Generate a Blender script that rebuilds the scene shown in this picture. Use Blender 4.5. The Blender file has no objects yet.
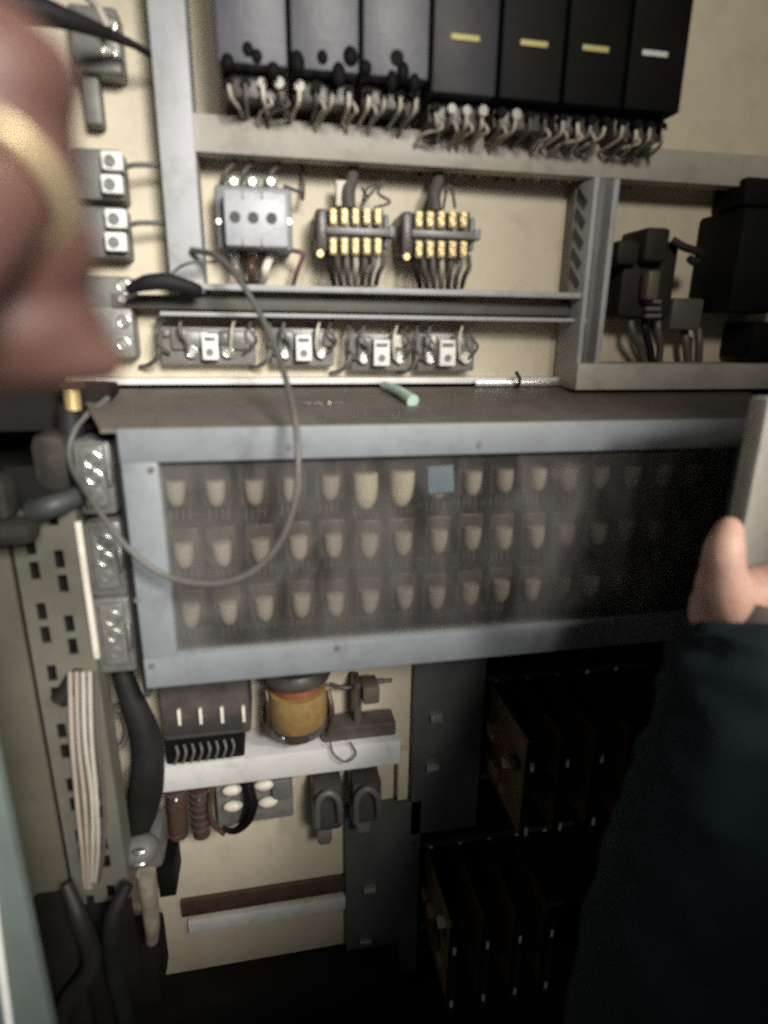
import bpy, bmesh, math, random
from mathutils import Vector, Matrix, noise
random.seed(7)
sc = bpy.context.scene
COL = sc.collection

# ------------------------------------------------------------------ camera
F, W, H = 600.0, 768, 1024
r_ = Vector((3216, 142, -600)).normalized()
u_ = Vector((24, 1988, 600)).normalized()
u_ = (u_ - r_ * u_.dot(r_)).normalized()
n_ = u_.cross(r_)
R = Matrix((r_, n_, u_))                      # camera -> world (rows are the world axes seen by the camera)
CAM = Vector((0, -0.66, 0))
cd = bpy.data.cameras.new('camera'); cam = bpy.data.objects.new('camera', cd); COL.objects.link(cam)
cam.matrix_world = Matrix.Translation(CAM) @ R.to_4x4()
cd.sensor_fit = 'VERTICAL'; cd.sensor_height = 24.0; cd.lens = 24.0 * F / H
cd.clip_start = 0.01; cd.clip_end = 50
cd.dof.use_dof = True; cd.dof.focus_distance = 1.45
APERTURE = 0.0063
cd.dof.aperture_fstop = (cd.lens / 1000.0) / APERTURE
sc.camera = cam
FWD = R @ Vector((0, 0, -1))


def ray(px, py):
    return R @ Vector((px - W / 2, H / 2 - py, -F))


def P(px, py, Y):
    d = ray(px, py)
    return CAM + d * ((Y - CAM.y) / d.y)


def PX(px, py, X):
    d = ray(px, py)
    return CAM + d * ((X - CAM.x) / d.x)


def PD(px, py, dist):
    return CAM + ray(px, py) * (dist / F)


def m_px(px, py, Y):                          # metres per pixel at that place
    return (P(px, py, Y) - CAM).dot(FWD) / F


# ------------------------------------------------------------------ materials
MATS = {}


def mat(name, col, rough=0.55, metal=0.0, var=0.18, scale=14, bump=0.15, dirt=None, dirt_amt=0.5, spec=0.5, coat=0, fine=0):
    if name in MATS: return MATS[name]
    m = bpy.data.materials.new(name); m.use_nodes = True
    nt = m.node_tree; N = nt.nodes; L = nt.links
    b = N['Principled BSDF']
    b.inputs['Roughness'].default_value = rough; b.inputs['Metallic'].default_value = metal
    b.inputs['Specular IOR Level'].default_value = spec
    b.inputs['Coat Weight'].default_value = coat
    tc = N.new('ShaderNodeTexCoord')
    n1 = N.new('ShaderNodeTexNoise'); n1.inputs['Scale'].default_value = scale; n1.inputs['Detail'].default_value = 6
    n1.inputs['Roughness'].default_value = 0.65
    L.new(tc.outputs['Object'], n1.inputs['Vector'])
    r = N.new('ShaderNodeValToRGB')
    d = [c * (1 - var) for c in col]; e = [min(1, c * (1 + var * .6)) for c in col]
    r.color_ramp.elements[0].position = 0.3; r.color_ramp.elements[0].color = (*d, 1)
    r.color_ramp.elements[1].position = 0.7; r.color_ramp.elements[1].color = (*e, 1)
    L.new(n1.outputs['Fac'], r.inputs['Fac'])
    out = r.outputs['Color']
    if dirt:
        n2 = N.new('ShaderNodeTexNoise'); n2.inputs['Scale'].default_value = scale * 2.7; n2.inputs['Detail'].default_value = 9
        n2.inputs['Roughness'].default_value = 0.75; n2.inputs['Distortion'].default_value = 0.4
        L.new(tc.outputs['Object'], n2.inputs['Vector'])
        r2 = N.new('ShaderNodeValToRGB'); r2.color_ramp.elements[0].position = 0.5; r2.color_ramp.elements[1].position = 0.72
        r2.color_ramp.elements[0].color = (0, 0, 0, 1); r2.color_ramp.elements[1].color = (dirt_amt,) * 3 + (1,)
        L.new(n2.outputs['Fac'], r2.inputs['Fac'])
        mx = N.new('ShaderNodeMix'); mx.data_type = 'RGBA'
        L.new(r2.outputs['Color'], mx.inputs[0]); L.new(out, mx.inputs[6]); mx.inputs[7].default_value = (*dirt, 1)
        out = mx.outputs[2]
    L.new(out, b.inputs['Base Color'])
    mr = N.new('ShaderNodeMapRange'); mr.inputs[3].default_value = max(0.05, rough - .12); mr.inputs[4].default_value = min(1, rough + .15)
    L.new(n1.outputs['Fac'], mr.inputs[0]); L.new(mr.outputs[0], b.inputs['Roughness'])
    if bump:
        n3 = N.new('ShaderNodeTexNoise'); n3.inputs['Scale'].default_value = fine or scale * 9; n3.inputs['Detail'].default_value = 4
        L.new(tc.outputs['Object'], n3.inputs['Vector'])
        bp = N.new('ShaderNodeBump'); bp.inputs['Strength'].default_value = bump; bp.inputs['Distance'].default_value = 0.002
        L.new(n3.outputs['Fac'], bp.inputs['Height']); L.new(bp.outputs['Normal'], b.inputs['Normal'])
    MATS[name] = m
    return m


CREAM = mat('cream_paint', (.66, .59, .455), .5, var=.09, scale=9, dirt=(.30, .25, .17), dirt_amt=.3)
PALE = mat('pale_grey_paint', (.40, .41, .43), .5, var=.14, scale=11, dirt=(.2, .18, .15), dirt_amt=.5)
WHITEP = mat('white_paint', (.66, .66, .65), .4, var=.1, scale=11, dirt=(.3, .28, .24), dirt_amt=.5)
BAR = mat('bar_paint', (.40, .385, .34), .5, var=.16, scale=11, dirt=(.17, .15, .11), dirt_amt=.55)
DRAWER = mat('drawer_paint', (.20, .22, .235), .55, var=.14, scale=8, dirt=(.10, .10, .10), dirt_amt=.5)
LID = mat('drawer_lid_paint', (.125, .108, .092), .6, var=.3, scale=10, dirt=(.05, .04, .035), dirt_amt=.6)
GREY = mat('grey_steel', (.17, .17, .16), .5, .2, var=.25, scale=16, dirt=(.06, .055, .05), dirt_amt=.6)
DGREY = mat('dark_steel', (.055, .06, .058), .5, .2, var=.3, scale=14)
OLIVE = mat('olive_steel', (.085, .078, .056), .6, var=.2, scale=9, dirt=(.06, .05, .04), dirt_amt=.5)
RAILM = mat('rail_steel', (.14, .135, .11), .55, .1, var=.2, scale=12, dirt=(.08, .07, .05), dirt_amt=.5)
MURK = mat('murky_plastic', (.032, .030, .025), .7, var=.5, scale=25, dirt=(.09, .08, .06), dirt_amt=.5, spec=.2)
GREEN = mat('green_paint', (.12, .15, .138), .5, var=.15, scale=10)
BLACK = mat('black_plastic', (.006, .006, .006), .65, var=.4, scale=20, spec=.12)
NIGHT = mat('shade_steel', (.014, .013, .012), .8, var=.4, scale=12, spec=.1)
SLATE = mat('slate_plastic', (.105, .105, .13), .45, var=.2, scale=16, dirt=(.05, .05, .055), dirt_amt=.5)
SLATE2 = mat('dark_slate_plastic', (.035, .035, .042), .5, var=.25, scale=16, spec=.3)
BLUEG = mat('blue_grey_plastic', (.44, .455, .49), .42, var=.14, scale=30, dirt=(.16, .16, .18), dirt_amt=.4)
BLUED = mat('blue_grey_dark', (.22, .23, .25), .45, var=.2, scale=30)
HOLE = mat('hole_dark', (.05, .05, .055), .6)
BRASS = mat('brass', (.58, .45, .22), .4, .5, var=.2, scale=80)
STEEL = mat('bright_steel', (.75, .74, .70), .3, .9, var=.15, scale=60)
DULL = mat('dull_metal', (.30, .29, .27), .5, .5, var=.3, scale=60)
GOLD = mat('gold', (.72, .60, .36), .3, .7, var=.12, scale=40)
BAKE = mat('bakelite', (.075, .065, .06), .35, var=.35, scale=50)
BROWN = mat('brown_bakelite', (.075, .045, .032), .3, var=.3, scale=60)
SMOKE = mat('smoky_plastic', (.19, .185, .175), .35, var=.3, scale=45, dirt=(.07, .065, .06), dirt_amt=.7)
IVORY = mat('ivory_plastic', (.70, .66, .56), .45, var=.12, scale=60, dirt=(.3, .26, .2), dirt_amt=.4)
WHITE = mat('white_label', (.78, .78, .75), .5, var=.06, scale=60)
YELLOW = mat('yellow_tape', (.25, .165, .06), .5, var=.35, scale=60, dirt=(.14, .07, .025), dirt_amt=.6)
LABEL = mat('yellow_label', (.55, .49, .20), .5, var=.1, scale=60)
ORANGE = mat('orange_wrap', (.24, .085, .045), .4, var=.3, scale=60)
BLUE = mat('blue_label', (.20, .33, .48), .5, var=.1, scale=60)
WIREG = mat('grey_wire', (.10, .095, .085), .5, var=.2, scale=40)
WIREB = mat('black_wire', (.014, .014, .014), .6, var=.4, scale=30, spec=.2)
WIREP = mat('pinkish_wire', (.38, .32, .27), .5, var=.15, scale=40)
WIREW = mat('cream_wire', (.46, .43, .37), .5, var=.15, scale=40)
WIRER = mat('plum_wire', (.16, .075, .085), .5, var=.2, scale=40)
MINT = mat('mint_plastic', (.40, .56, .47), .35, var=.1, scale=50)
BOARD = mat('circuit_board', (.13, .075, .025), .4, var=.4, scale=30)
LIT_BOARD = mat('lit_board', (.20, .135, .06), .5, var=.45, scale=24, dirt=(.12, .07, .03), dirt_amt=.8)  # circuit board for the first cards, light on the face put into a paler colour
AMBER = mat('amber_part', (.36, .25, .12), .4, var=.3, scale=50)
SLEEVE = mat('navy_cloth', (.013, .025, .032), .85, var=.35, scale=22, bump=.5, fine=900, spec=.2)
CUFF = mat('cuff_cloth', (.13, .10, .095), .85, var=.2, scale=40, bump=.4, fine=900, spec=.2)


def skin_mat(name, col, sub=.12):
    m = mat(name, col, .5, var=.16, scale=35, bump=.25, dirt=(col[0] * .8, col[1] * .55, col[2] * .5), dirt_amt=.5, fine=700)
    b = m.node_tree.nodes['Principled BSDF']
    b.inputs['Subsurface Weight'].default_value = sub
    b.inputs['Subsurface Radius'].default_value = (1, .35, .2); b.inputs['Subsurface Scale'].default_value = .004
    return m


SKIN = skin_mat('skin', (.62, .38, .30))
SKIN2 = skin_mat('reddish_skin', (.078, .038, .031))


def glass_mat():
    m = bpy.data.materials.new('dusty_glass'); m.use_nodes = True
    nt = m.node_tree; N = nt.nodes; L = nt.links; N.clear()
    o = N.new('ShaderNodeOutputMaterial')
    tr = N.new('ShaderNodeBsdfTransparent'); tr.inputs['Color'].default_value = (.86, .84, .80, 1)
    gl = N.new('ShaderNodeBsdfGlossy'); gl.inputs['Roughness'].default_value = .12
    df = N.new('ShaderNodeBsdfDiffuse'); df.inputs['Color'].default_value = (.46, .45, .445, 1)
    tc = N.new('ShaderNodeTexCoord')
    n1 = N.new('ShaderNodeTexNoise'); n1.inputs['Scale'].default_value = 11; n1.inputs['Detail'].default_value = 8; n1.inputs['Distortion'].default_value = 1.0
    mp = N.new('ShaderNodeMapping'); mp.inputs['Scale'].default_value = (1.6, 1, .8); mp.inputs['Rotation'].default_value = (0, .5, 0)
    L.new(tc.outputs['Object'], mp.inputs['Vector']); L.new(mp.outputs[0], n1.inputs['Vector'])
    mr = N.new('ShaderNodeMapRange'); mr.inputs[1].default_value = .35; mr.inputs[2].default_value = .7
    mr.inputs[3].default_value = .035; mr.inputs[4].default_value = .12
    L.new(n1.outputs['Fac'], mr.inputs[0])
    fr = N.new('ShaderNodeFresnel'); fr.inputs['IOR'].default_value = 1.5
    a = N.new('ShaderNodeMixShader'); L.new(mr.outputs[0], a.inputs[0]); L.new(tr.outputs[0], a.inputs[1]); L.new(df.outputs[0], a.inputs[2])
    c = N.new('ShaderNodeMixShader'); L.new(fr.outputs[0], c.inputs[0]); L.new(a.outputs[0], c.inputs[1]); L.new(gl.outputs[0], c.inputs[2])
    L.new(c.outputs[0], o.inputs['Surface'])
    return m


GLASS = glass_mat()


# ------------------------------------------------------------------ mesh builder
def catmull(pts, k=8):
    pts = [Vector(p) for p in pts]
    if len(pts) < 3: return pts
    q = [pts[0] * 2 - pts[1]] + pts + [pts[-1] * 2 - pts[-2]]
    out = []
    for i in range(1, len(q) - 2):
        a, b, c, d = q[i - 1], q[i], q[i + 1], q[i + 2]
        for j in range(k):
            t = j / k
            out.append(.5 * ((2 * b) + (c - a) * t + (2 * a - 5 * b + 4 * c - d) * t * t + (3 * b - a - 3 * c + d) * t ** 3))
    out.append(pts[-1])
    return out


class MB:
    def __init__(s): s.bm = bmesh.new()

    def box(s, a, b, bev=0.0, M=None):
        a = Vector(a); b = Vector(b)
        lo = Vector([min(a[i], b[i]) for i in range(3)]); hi = Vector([max(a[i], b[i]) for i in range(3)])
        t = bmesh.new(); bmesh.ops.create_cube(t, size=1)
        for v in t.verts: v.co = Vector([lo[i] + (v.co[i] + .5) * (hi[i] - lo[i]) for i in range(3)])
        if bev:
            bev = min(bev, .45 * min((hi - lo)[:]))
            bmesh.ops.bevel(t, geom=t.edges[:] + t.verts[:], offset=bev, segments=2, profile=.5, affect='EDGES')
        s._add(t, M); return s

    def _add(s, t, M=None):
        mp = {}
        for v in t.verts: mp[v] = s.bm.verts.new(M @ v.co if M else v.co)
        for f in t.faces:
            try: s.bm.faces.new([mp[v] for v in f.verts])
            except ValueError: pass
        t.free()

    def tube(s, pts, r, seg=10, smooth=True, k=8, cap=True):
        n0 = len(pts)
        P_ = catmull(pts, k) if smooth else [Vector(p) for p in pts]
        if hasattr(r, '__len__'):
            rr = [r[min(len(r) - 1, int(i * (len(r) - 1) / (len(P_) - 1)))] + 0 for i in range(len(P_))]
            for i in range(len(P_)):
                f = i * (len(r) - 1) / (len(P_) - 1); j = min(int(f), len(r) - 2); rr[i] = r[j] + (r[j + 1] - r[j]) * (f - j)
        else: rr = [r] * len(P_)
        rings = []; up = None
        for i, p in enumerate(P_):
            t = (P_[min(i + 1, len(P_) - 1)] - P_[max(i - 1, 0)]).normalized()
            if up is None:
                up = Vector((0, 0, 1)) if abs(t.z) < .9 else Vector((1, 0, 0))
            up = (up - t * up.dot(t)).normalized(); w = t.cross(up)
            rings.append([s.bm.verts.new(p + (up * math.cos(2 * math.pi * j / seg) + w * math.sin(2 * math.pi * j / seg)) * rr[i]) for j in range(seg)])
        for a, b in zip(rings, rings[1:]):
            for j in range(seg): s.bm.faces.new((a[j], a[(j + 1) % seg], b[(j + 1) % seg], b[j]))
        if cap:
            s.bm.faces.new(rings[0][::-1]); s.bm.faces.new(rings[-1])
        return s

    def cyl(s, a, b, r, r2=None, seg=20):
        return s.tube([a, b], [r, r if r2 is None else r2], seg, smooth=False)

    def ball(s, c, r, sc_=(1, 1, 1), seg=16):
        t = bmesh.new(); bmesh.ops.create_uvsphere(t, u_segments=seg, v_segments=seg // 2, radius=r)
        s._add(t, Matrix.Translation(Vector(c)) @ Matrix.Diagonal((*sc_, 1))); return s

    def ring(s, c, axis, r, t, seg=24):
        axis = Vector(axis).normalized()
        u = axis.orthogonal().normalized(); w = axis.cross(u); c = Vector(c)
        rings = []
        for i in range(seg):
            a = 2 * math.pi * i / seg; d = u * math.cos(a) + w * math.sin(a)
            rings.append([s.bm.verts.new(c + d * (r + t * math.cos(2 * math.pi * j / 8)) + axis * t * math.sin(2 * math.pi * j / 8)) for j in range(8)])
        for i in range(seg):
            a, b = rings[i], rings[(i + 1) % seg]
            for j in range(8): s.bm.faces.new((a[j], a[(j + 1) % 8], b[(j + 1) % 8], b[j]))
        return s

    def prism(s, poly, y0, y1):                 # poly in (x, z), extruded along y
        a = [s.bm.verts.new((x, y0, z)) for x, z in poly]; b = [s.bm.verts.new((x, y1, z)) for x, z in poly]
        n = len(poly)
        s.bm.faces.new(a); s.bm.faces.new(b[::-1])
        for i in range(n): s.bm.faces.new((a[i], b[i], b[(i + 1) % n], a[(i + 1) % n]))
        return s

    def pbox(s, x0, y0, x1, y1, yf, dep, bev=.0012):     # front face at depth yf, seen at those pixels
        xm, ym = (x0 + x1) / 2, (y0 + y1) / 2
        s.box((P(x0, ym, yf).x, yf, P(xm, y1, yf).z), (P(x1, ym, yf).x, yf + dep, P(xm, y0, yf).z), bev); return s

    def build(s, name, m, parent=None, smooth=True, kind=None):
        me = bpy.data.meshes.new(name)
        bmesh.ops.recalc_face_normals(s.bm, faces=s.bm.faces[:])
        off = Vector(parent_loc(parent))
        for v in s.bm.verts: v.co -= off
        s.bm.to_mesh(me); s.bm.free()
        me.materials.append(m)
        if smooth:
            me.shade_smooth(); me.set_sharp_from_angle(angle=math.radians(38))
        o = bpy.data.objects.new(name, me); COL.objects.link(o)
        if parent: o.parent = parent
        if kind: o['kind'] = kind
        return o


def parent_loc(p):
    l = Vector((0, 0, 0))
    while p: l += p.location; p = p.parent
    return l


def tag(o, label, cat, group=None):
    o['label'] = label; o['category'] = cat
    if group: o['group'] = group
    return o


def thing(name, label, cat, loc, group=None):
    o = bpy.data.objects.new(name, None); COL.objects.link(o); o.location = loc; o.empty_display_size = .01
    return tag(o, label, cat, group)


def solo(name, mb, m, label, cat, group=None):          # a thing that is one mesh, origin at its centre
    b = mb.bm; c = Vector((0, 0, 0))
    for v in b.verts: c += v.co
    c /= len(b.verts)
    for v in b.verts: v.co -= c
    o = mb.build(name, m); o.location = c
    return tag(o, label, cat, group)


def copy_thing(o, delta):
    c = o.copy(); COL.objects.link(c); c.location = o.location + Vector(delta)
    for ch in list(o.children):
        d = ch.copy(); COL.objects.link(d); d.parent = c
        for g in list(ch.children):
            e = g.copy(); COL.objects.link(e); e.parent = d
    return c


def screw(mb, c, r, ax=(0, -1, 0), h=.0015):
    c = Vector(c); ax = Vector(ax)
    mb.cyl(c, c + ax * h, r, r * .85, 14)


ORD = ['first', 'second', 'third', 'fourth', 'fifth', 'sixth', 'seventh', 'eighth', 'ninth', 'tenth', 'eleventh', 'twelfth', 'thirteenth',
       'fourteenth', 'fifteenth', 'sixteenth', 'seventeenth']

# ------------------------------------------------------------------ the cabinet
cab = thing('control_cabinet', 'open steel control cabinet with cream mounting plates and pale grey frame', 'cabinet', (0, 0, -.6))


def cpart(name, m, *boxes, lab=None):
    mb = MB()
    for b in boxes: mb.pbox(*b)
    o = mb.build(name, m, cab)
    if lab: o['label'] = lab
    return o


# upper cream plate, with its screws
zt = P(400, -120, 0).z; zb = P(400, 384, 0).z
xl = P(40, 200, 0).x; xr = P(860, 200, 0).x
MB().box((xl, 0, zb), (xr, .004, zt), .001).build('mounting_plate', CREAM, cab)
# frame
cpart('upright_post', PALE, (153, -140, 190, 292, -.045, .04))
MB().pbox(190, 139, 900, 174, -.04, .02).build('cross_bar', BAR, cab)
MB().pbox(193, 288, 588, 294, -.05, .045, .0008).build('shelf_lip', PALE, cab)
MB().pbox(112, 299, 588, 312, -.03, .025, .0008).build('cable_trough', mat('trough_grey', (.10, .095, .085), .6, var=.3, scale=18), cab)
MB().pbox(160, 315, 588, 319, -.042, .037, .0008).build('shelf_lip', PALE, cab)
MB().pbox(95, 378, 580, 384, -.02, .022, .0006).build('plate_lip', WHITEP, cab)
MB().pbox(476, 381, 566, 386, -.026, .005, .0006).build('glare_strip', STEEL, cab)  # steel strip added to stand in for the glare on the plate lip
MB().pbox(585, 176, 590, 386, -.055, .05, .0008).build('upright_post', PALE, cab)
MB().pbox(590.5, 176, 604, 386, -.04, .035, .0008).build('upright_post', GREY, cab)
MB().pbox(604.5, 178, 610, 372, -.055, .05, .0008).build('upright_post', PALE, cab)
MB().pbox(577, 364, 900, 389, -.06, .05, .001).build('cross_bar', BAR, cab)
# inner flange beside the post; thin dark bars imitate wires reflected in the metal
xs = P(585, 281, -.055).x; za = P(585, 190, -.03).z; zc = P(585, 290, -.03).z
for k in range(5):
    q = MB(); zz = za + (zc - za) * (k + .4) / 5; q.box((-.0006, -.014, -.0045), (.0006, .014, .0045), .0005, Matrix.Translation((xs, -.03, zz)) @ Matrix.Rotation(math.radians(38), 4, 'X')); q.build('slot_stripe', DGREY, cab)
mb = MB(); mb.pbox(572, 178, 584.5, 292, -.02, .018, .0006); mb.build('inner_flange', GREY, cab)
# back and sides
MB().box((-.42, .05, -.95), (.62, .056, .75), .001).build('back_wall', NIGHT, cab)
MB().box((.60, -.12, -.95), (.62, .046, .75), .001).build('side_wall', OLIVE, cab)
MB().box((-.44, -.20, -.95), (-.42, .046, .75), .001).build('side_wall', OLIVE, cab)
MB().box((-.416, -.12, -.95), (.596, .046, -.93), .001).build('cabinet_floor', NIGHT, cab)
# lower cream plate
lz0 = P(260, 965, 0).z
MB().box((P(100, 700, 0).x, 0, P(265, 959, 0).z), (P(412, 700, 0).x, .004, P(250, 600, 0).z), .001).build('mounting_plate', CREAM, cab)
MB().pbox(152, 755, 400, 779, -.06, .055, .001).build('shelf', WHITEP, cab)
MB().pbox(180, 890, 346, 905, -.008, .007, .0008).build('cable_trough', BROWN, cab)
MB().pbox(187, 910, 346, 922, -.009, .008, .001).build('shelf', WHITEP, cab)
MB().pbox(186, 963, 350, 969, -.004, .003, .0006).build('bottom_rail', GREEN, cab)
# perforated rail on the left, slots cut as real openings
RY = -.13


def slotted_rail():
    mb = MB(); bm = mb.bm
    a = P(22, 600, RY).x; b = P(84, 600, RY).x
    z1 = P(45, 500, RY).z; z0 = P(80, 905, RY).z
    w = b - a; ph = w * .62; n = int((z1 - z0) / ph) + 1
    # two columns of long slots built from strips
    for i in range(n):
        top = z1 - i * ph
        for cx, dz in ((a + w * .28, 0), (a + w * .72, ph * .5)):
            pass
    cols = [(a, a + w * .2), (a + w * .36, a + w * .62), (a + w * .78, b)]
    for c0, c1 in cols: mb.box((c0, RY, z0), (c1, RY + .003, z1))
    for k, (c0, c1) in enumerate([(a + w * .2, a + w * .36), (a + w * .62, a + w * .78)]):
        z = z1 - (0 if k else ph * .3)
        q = k
        while z > z0:
            lo = max(z0, z - ph * (.2 if q % 2 else .72)); q += 1
            mb.box((c0, RY, lo), (c1, RY + .003, z)); z = lo - ph * .54
    # return flange
    mb.box((b, RY, z0), (b + .003, RY + .03, z1))
    bmesh.ops.remove_doubles(bm, verts=bm.verts[:], dist=1e-6)
    return mb


slotted_rail().build('perforated_rail', RAILM, cab, smooth=False)
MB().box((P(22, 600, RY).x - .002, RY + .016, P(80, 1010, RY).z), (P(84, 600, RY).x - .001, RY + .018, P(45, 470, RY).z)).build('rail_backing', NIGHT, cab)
MB().pbox(84, 522, 90, 660, RY - .004, .005, .0006).build('rail_edge', IVORY, cab)
# bent sheet to the left of the rail, and the green door edge with its white seal
mb = MB(); mb.box((-.415, RY - .002, -.9), (P(22, 600, RY).x - .003, RY + .006, P(20, 440, RY).z), .003); mb.build('inner_frame', OLIVE, cab)
mb = MB(); mb.pbox(-90, 640, 30, 1200, -.30, .012, .004); mb.build('door', GREEN, cab)
mb = MB(); g = cab.children[-1]
mb.tube([P(-12, 860, -.303), P(-2, 940, -.303), P(6, 1000, -.303), P(14, 1060, -.303)], .003); mb.build('rubber_seal', WHITE, g)
# cover flap on the right that the hand holds
FX = P(746, 520, -.27)
flz = P(765, 398, -.27).z
mb = MB(); Mf = Matrix.Translation((FX.x, -.27, 0)) @ Matrix.Rotation(math.radians(14), 4, 'Z')
mb.box((0, 0, -.55), (.30, .016, flz), .003, Mf); mb.build('cover_flap', BAR, cab)
# ------------------------------------------------------------------ drawer with the window
DY = -.15
dx0 = P(131, 560, DY).x; dx1 = P(752, 530, DY).x
dz1 = P(118, 429, DY).z; dz0 = P(142, 690, DY).z
wx0 = P(167, 560, DY).x; wx1 = P(728, 530, DY).x
wz1 = P(160, 463, DY).z; wz0 = P(174, 657, DY).z
drw = thing('relay_drawer', 'wide grey framed relay drawer with a dusty dark window', 'drawer', ((dx0 + dx1) / 2, DY, dz0))
mb = MB()
mb.box((dx0, DY, wz1), (dx1, DY + .018, dz1), .0015); mb.box((dx0, DY + .0005, dz0), (dx1, DY + .018, wz0), .0015)
mb.box((dx0 + .0005, DY + .0003, wz0 - .001), (wx0, DY + .018, wz1 + .001), .0012); mb.box((wx1, DY + .0003, wz0 - .001), (dx1 - .0005, DY + .018, wz1 + .001), .0012)
mb.build('front_frame', DRAWER, drw)
MB().box((wx0 - .003, DY + .009, wz0 - .003), (wx1 + .003, DY + .012, wz1 + .003)).build('glass_pane', GLASS, drw, smooth=False)
# sloping lid
zb_ = P(440, 387, -.022).z
mb = MB(); t = bmesh.new()
vs = [(dx0 - .012, DY + .001, dz1 - .0003), (dx1 + .03, DY + .001, dz1 - .0003), (dx1 + .06, -.022, zb_), (dx0 - .06, -.022, zb_)]
up = [t.verts.new(v) for v in vs]; dn = [t.verts.new((v[0], v[1], v[2] - .003)) for v in vs]
t.faces.new(up); t.faces.new(dn[::-1])
for i in range(4): t.faces.new((up[i], dn[i], dn[(i + 1) % 4], up[(i + 1) % 4]))
mb._add(t); mb.build('lid', LID, drw, smooth=False)
MB().box((dx0 + .002, DY + .0185, dz0 + .001), (dx0 + .005, -.03, dz1 - .006)).build('side_panel', GREY, drw)
MB().box((dx1 - .005, DY + .0185, dz0 + .001), (dx1 - .002, -.03, dz1 - .006)).build('side_panel', GREY, drw)
MB().box((dx0 + .006, DY + .0185, dz0 + .001), (dx1 - .006, -.03, dz0 + .004)).build('bottom_panel', DGREY, drw)
RB = mat('relay_backing', (.062, .060, .058), .7, var=.3, scale=20)
MB().box((dx0 + .006, -.055, dz0 + .005), (dx1 - .006, -.052, dz1 - .007)).build('back_panel', RB, drw)
for px, py in ((151, 470), (137, 600), (290, 447), (338, 648), (480, 445), (602, 640), (152, 666)):
    mb = MB(); screw(mb, P(px, py, DY), .0028); mb.build('screw', GREY, drw)
# relays: body, cap, pin strip
RYY = -.108
a = P(174, 489, RYY); b = P(605, 475, RYY); step = (b.x - a.x) / 12
rows = [P(330, 490, RYY).z, P(330, 550, RYY).z, P(330, 608, RYY).z]
rn = ['top', 'middle', 'bottom']
s0 = m_px(330, 546, RYY)


WHITECAP = mat('pale_cap', (.74, .71, .62), .45, var=.1, scale=60)


def cup(cx, cz, w, h):
    q = MB(); f = [(.5, .80), (.47, .98), (.3, 1.0), (.05, .97), (-.18, .86), (-.34, .66), (-.45, .42), (-.5, .12)]
    q.tube([(cx, RYY + .006, cz + h * a_) for a_, r in f], [w / 2 * r for a_, r in f], 20, smooth=False)
    return q


CAPM = mat('relay_cap', (.46, .45, .43), .5, var=.12, scale=60, dirt=(.3, .27, .22), dirt_amt=.4)


def relay(x, z, w, h, capm=CAPM):
    t = thing('plug_in_relay', '', 'relay', (x, RYY, z), 'plug-in relays behind the drawer window')
    mb = MB(); mb.box((x - 14 * s0, RYY + .012, z - 15 * s0), (x + 14 * s0, -.056, z + 26 * s0), .002); mb.build('body', BAKE, t)
    mb = cup(x, z, w * s0, h * s0)
    mb.build('cap', capm, t)
    mb = MB()
    for k in range(4): mb.cyl((x + (k - 1.5) * 6 * s0, RYY + .02, z - 15.2 * s0), (x + (k - 1.5) * 6 * s0, RYY + .02, z - 30 * s0), .0009, seg=8)
    mb.build('pin_row', GREY, t)
    return t


proto = relay(a.x, rows[0], 18.5, 26)
for ri in range(3):
    for c in range(16):
        x = a.x + c * step + (.0 if ri == 0 else (.003 if ri == 1 else .004)) + random.uniform(-1, 1) * .0012
        z = rows[ri] + random.uniform(-1, 1) * .0012
        if ri == 0 and c == 0:
            o = proto; x, z = a.x, rows[0]
        elif ri == 0 and c in (5, 6): o = relay(x, z - 3 * s0, 25, 38, WHITECAP)
        elif ri == 0 and c == 7: o = relay(x, z, 20, 28)
        else: o = copy_thing(proto, (x - a.x, random.uniform(-.002, .002), z - rows[0]))
        if ri == 0 and c == 7:
            mb = MB(); mb.box((x - 13 * s0, RYY - .008, z - 4 * s0), (x + 13 * s0, RYY - .0062, z + 24 * s0), .0003); mb.build('blue_tag', BLUE, o)
        o.rotation_euler = (0, random.uniform(-.06, .06), random.uniform(-.05, .05))
        kind = {5: 'tall cream capped relay', 6: 'tall cream capped relay', 7: 'blue tagged relay'}.get(c, 'cream capped relay') if ri == 0 else 'cream capped relay'
        o['label'] = f'{kind}, {ORD[c]} from the left in the {rn[ri]} row behind the drawer window'

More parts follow.
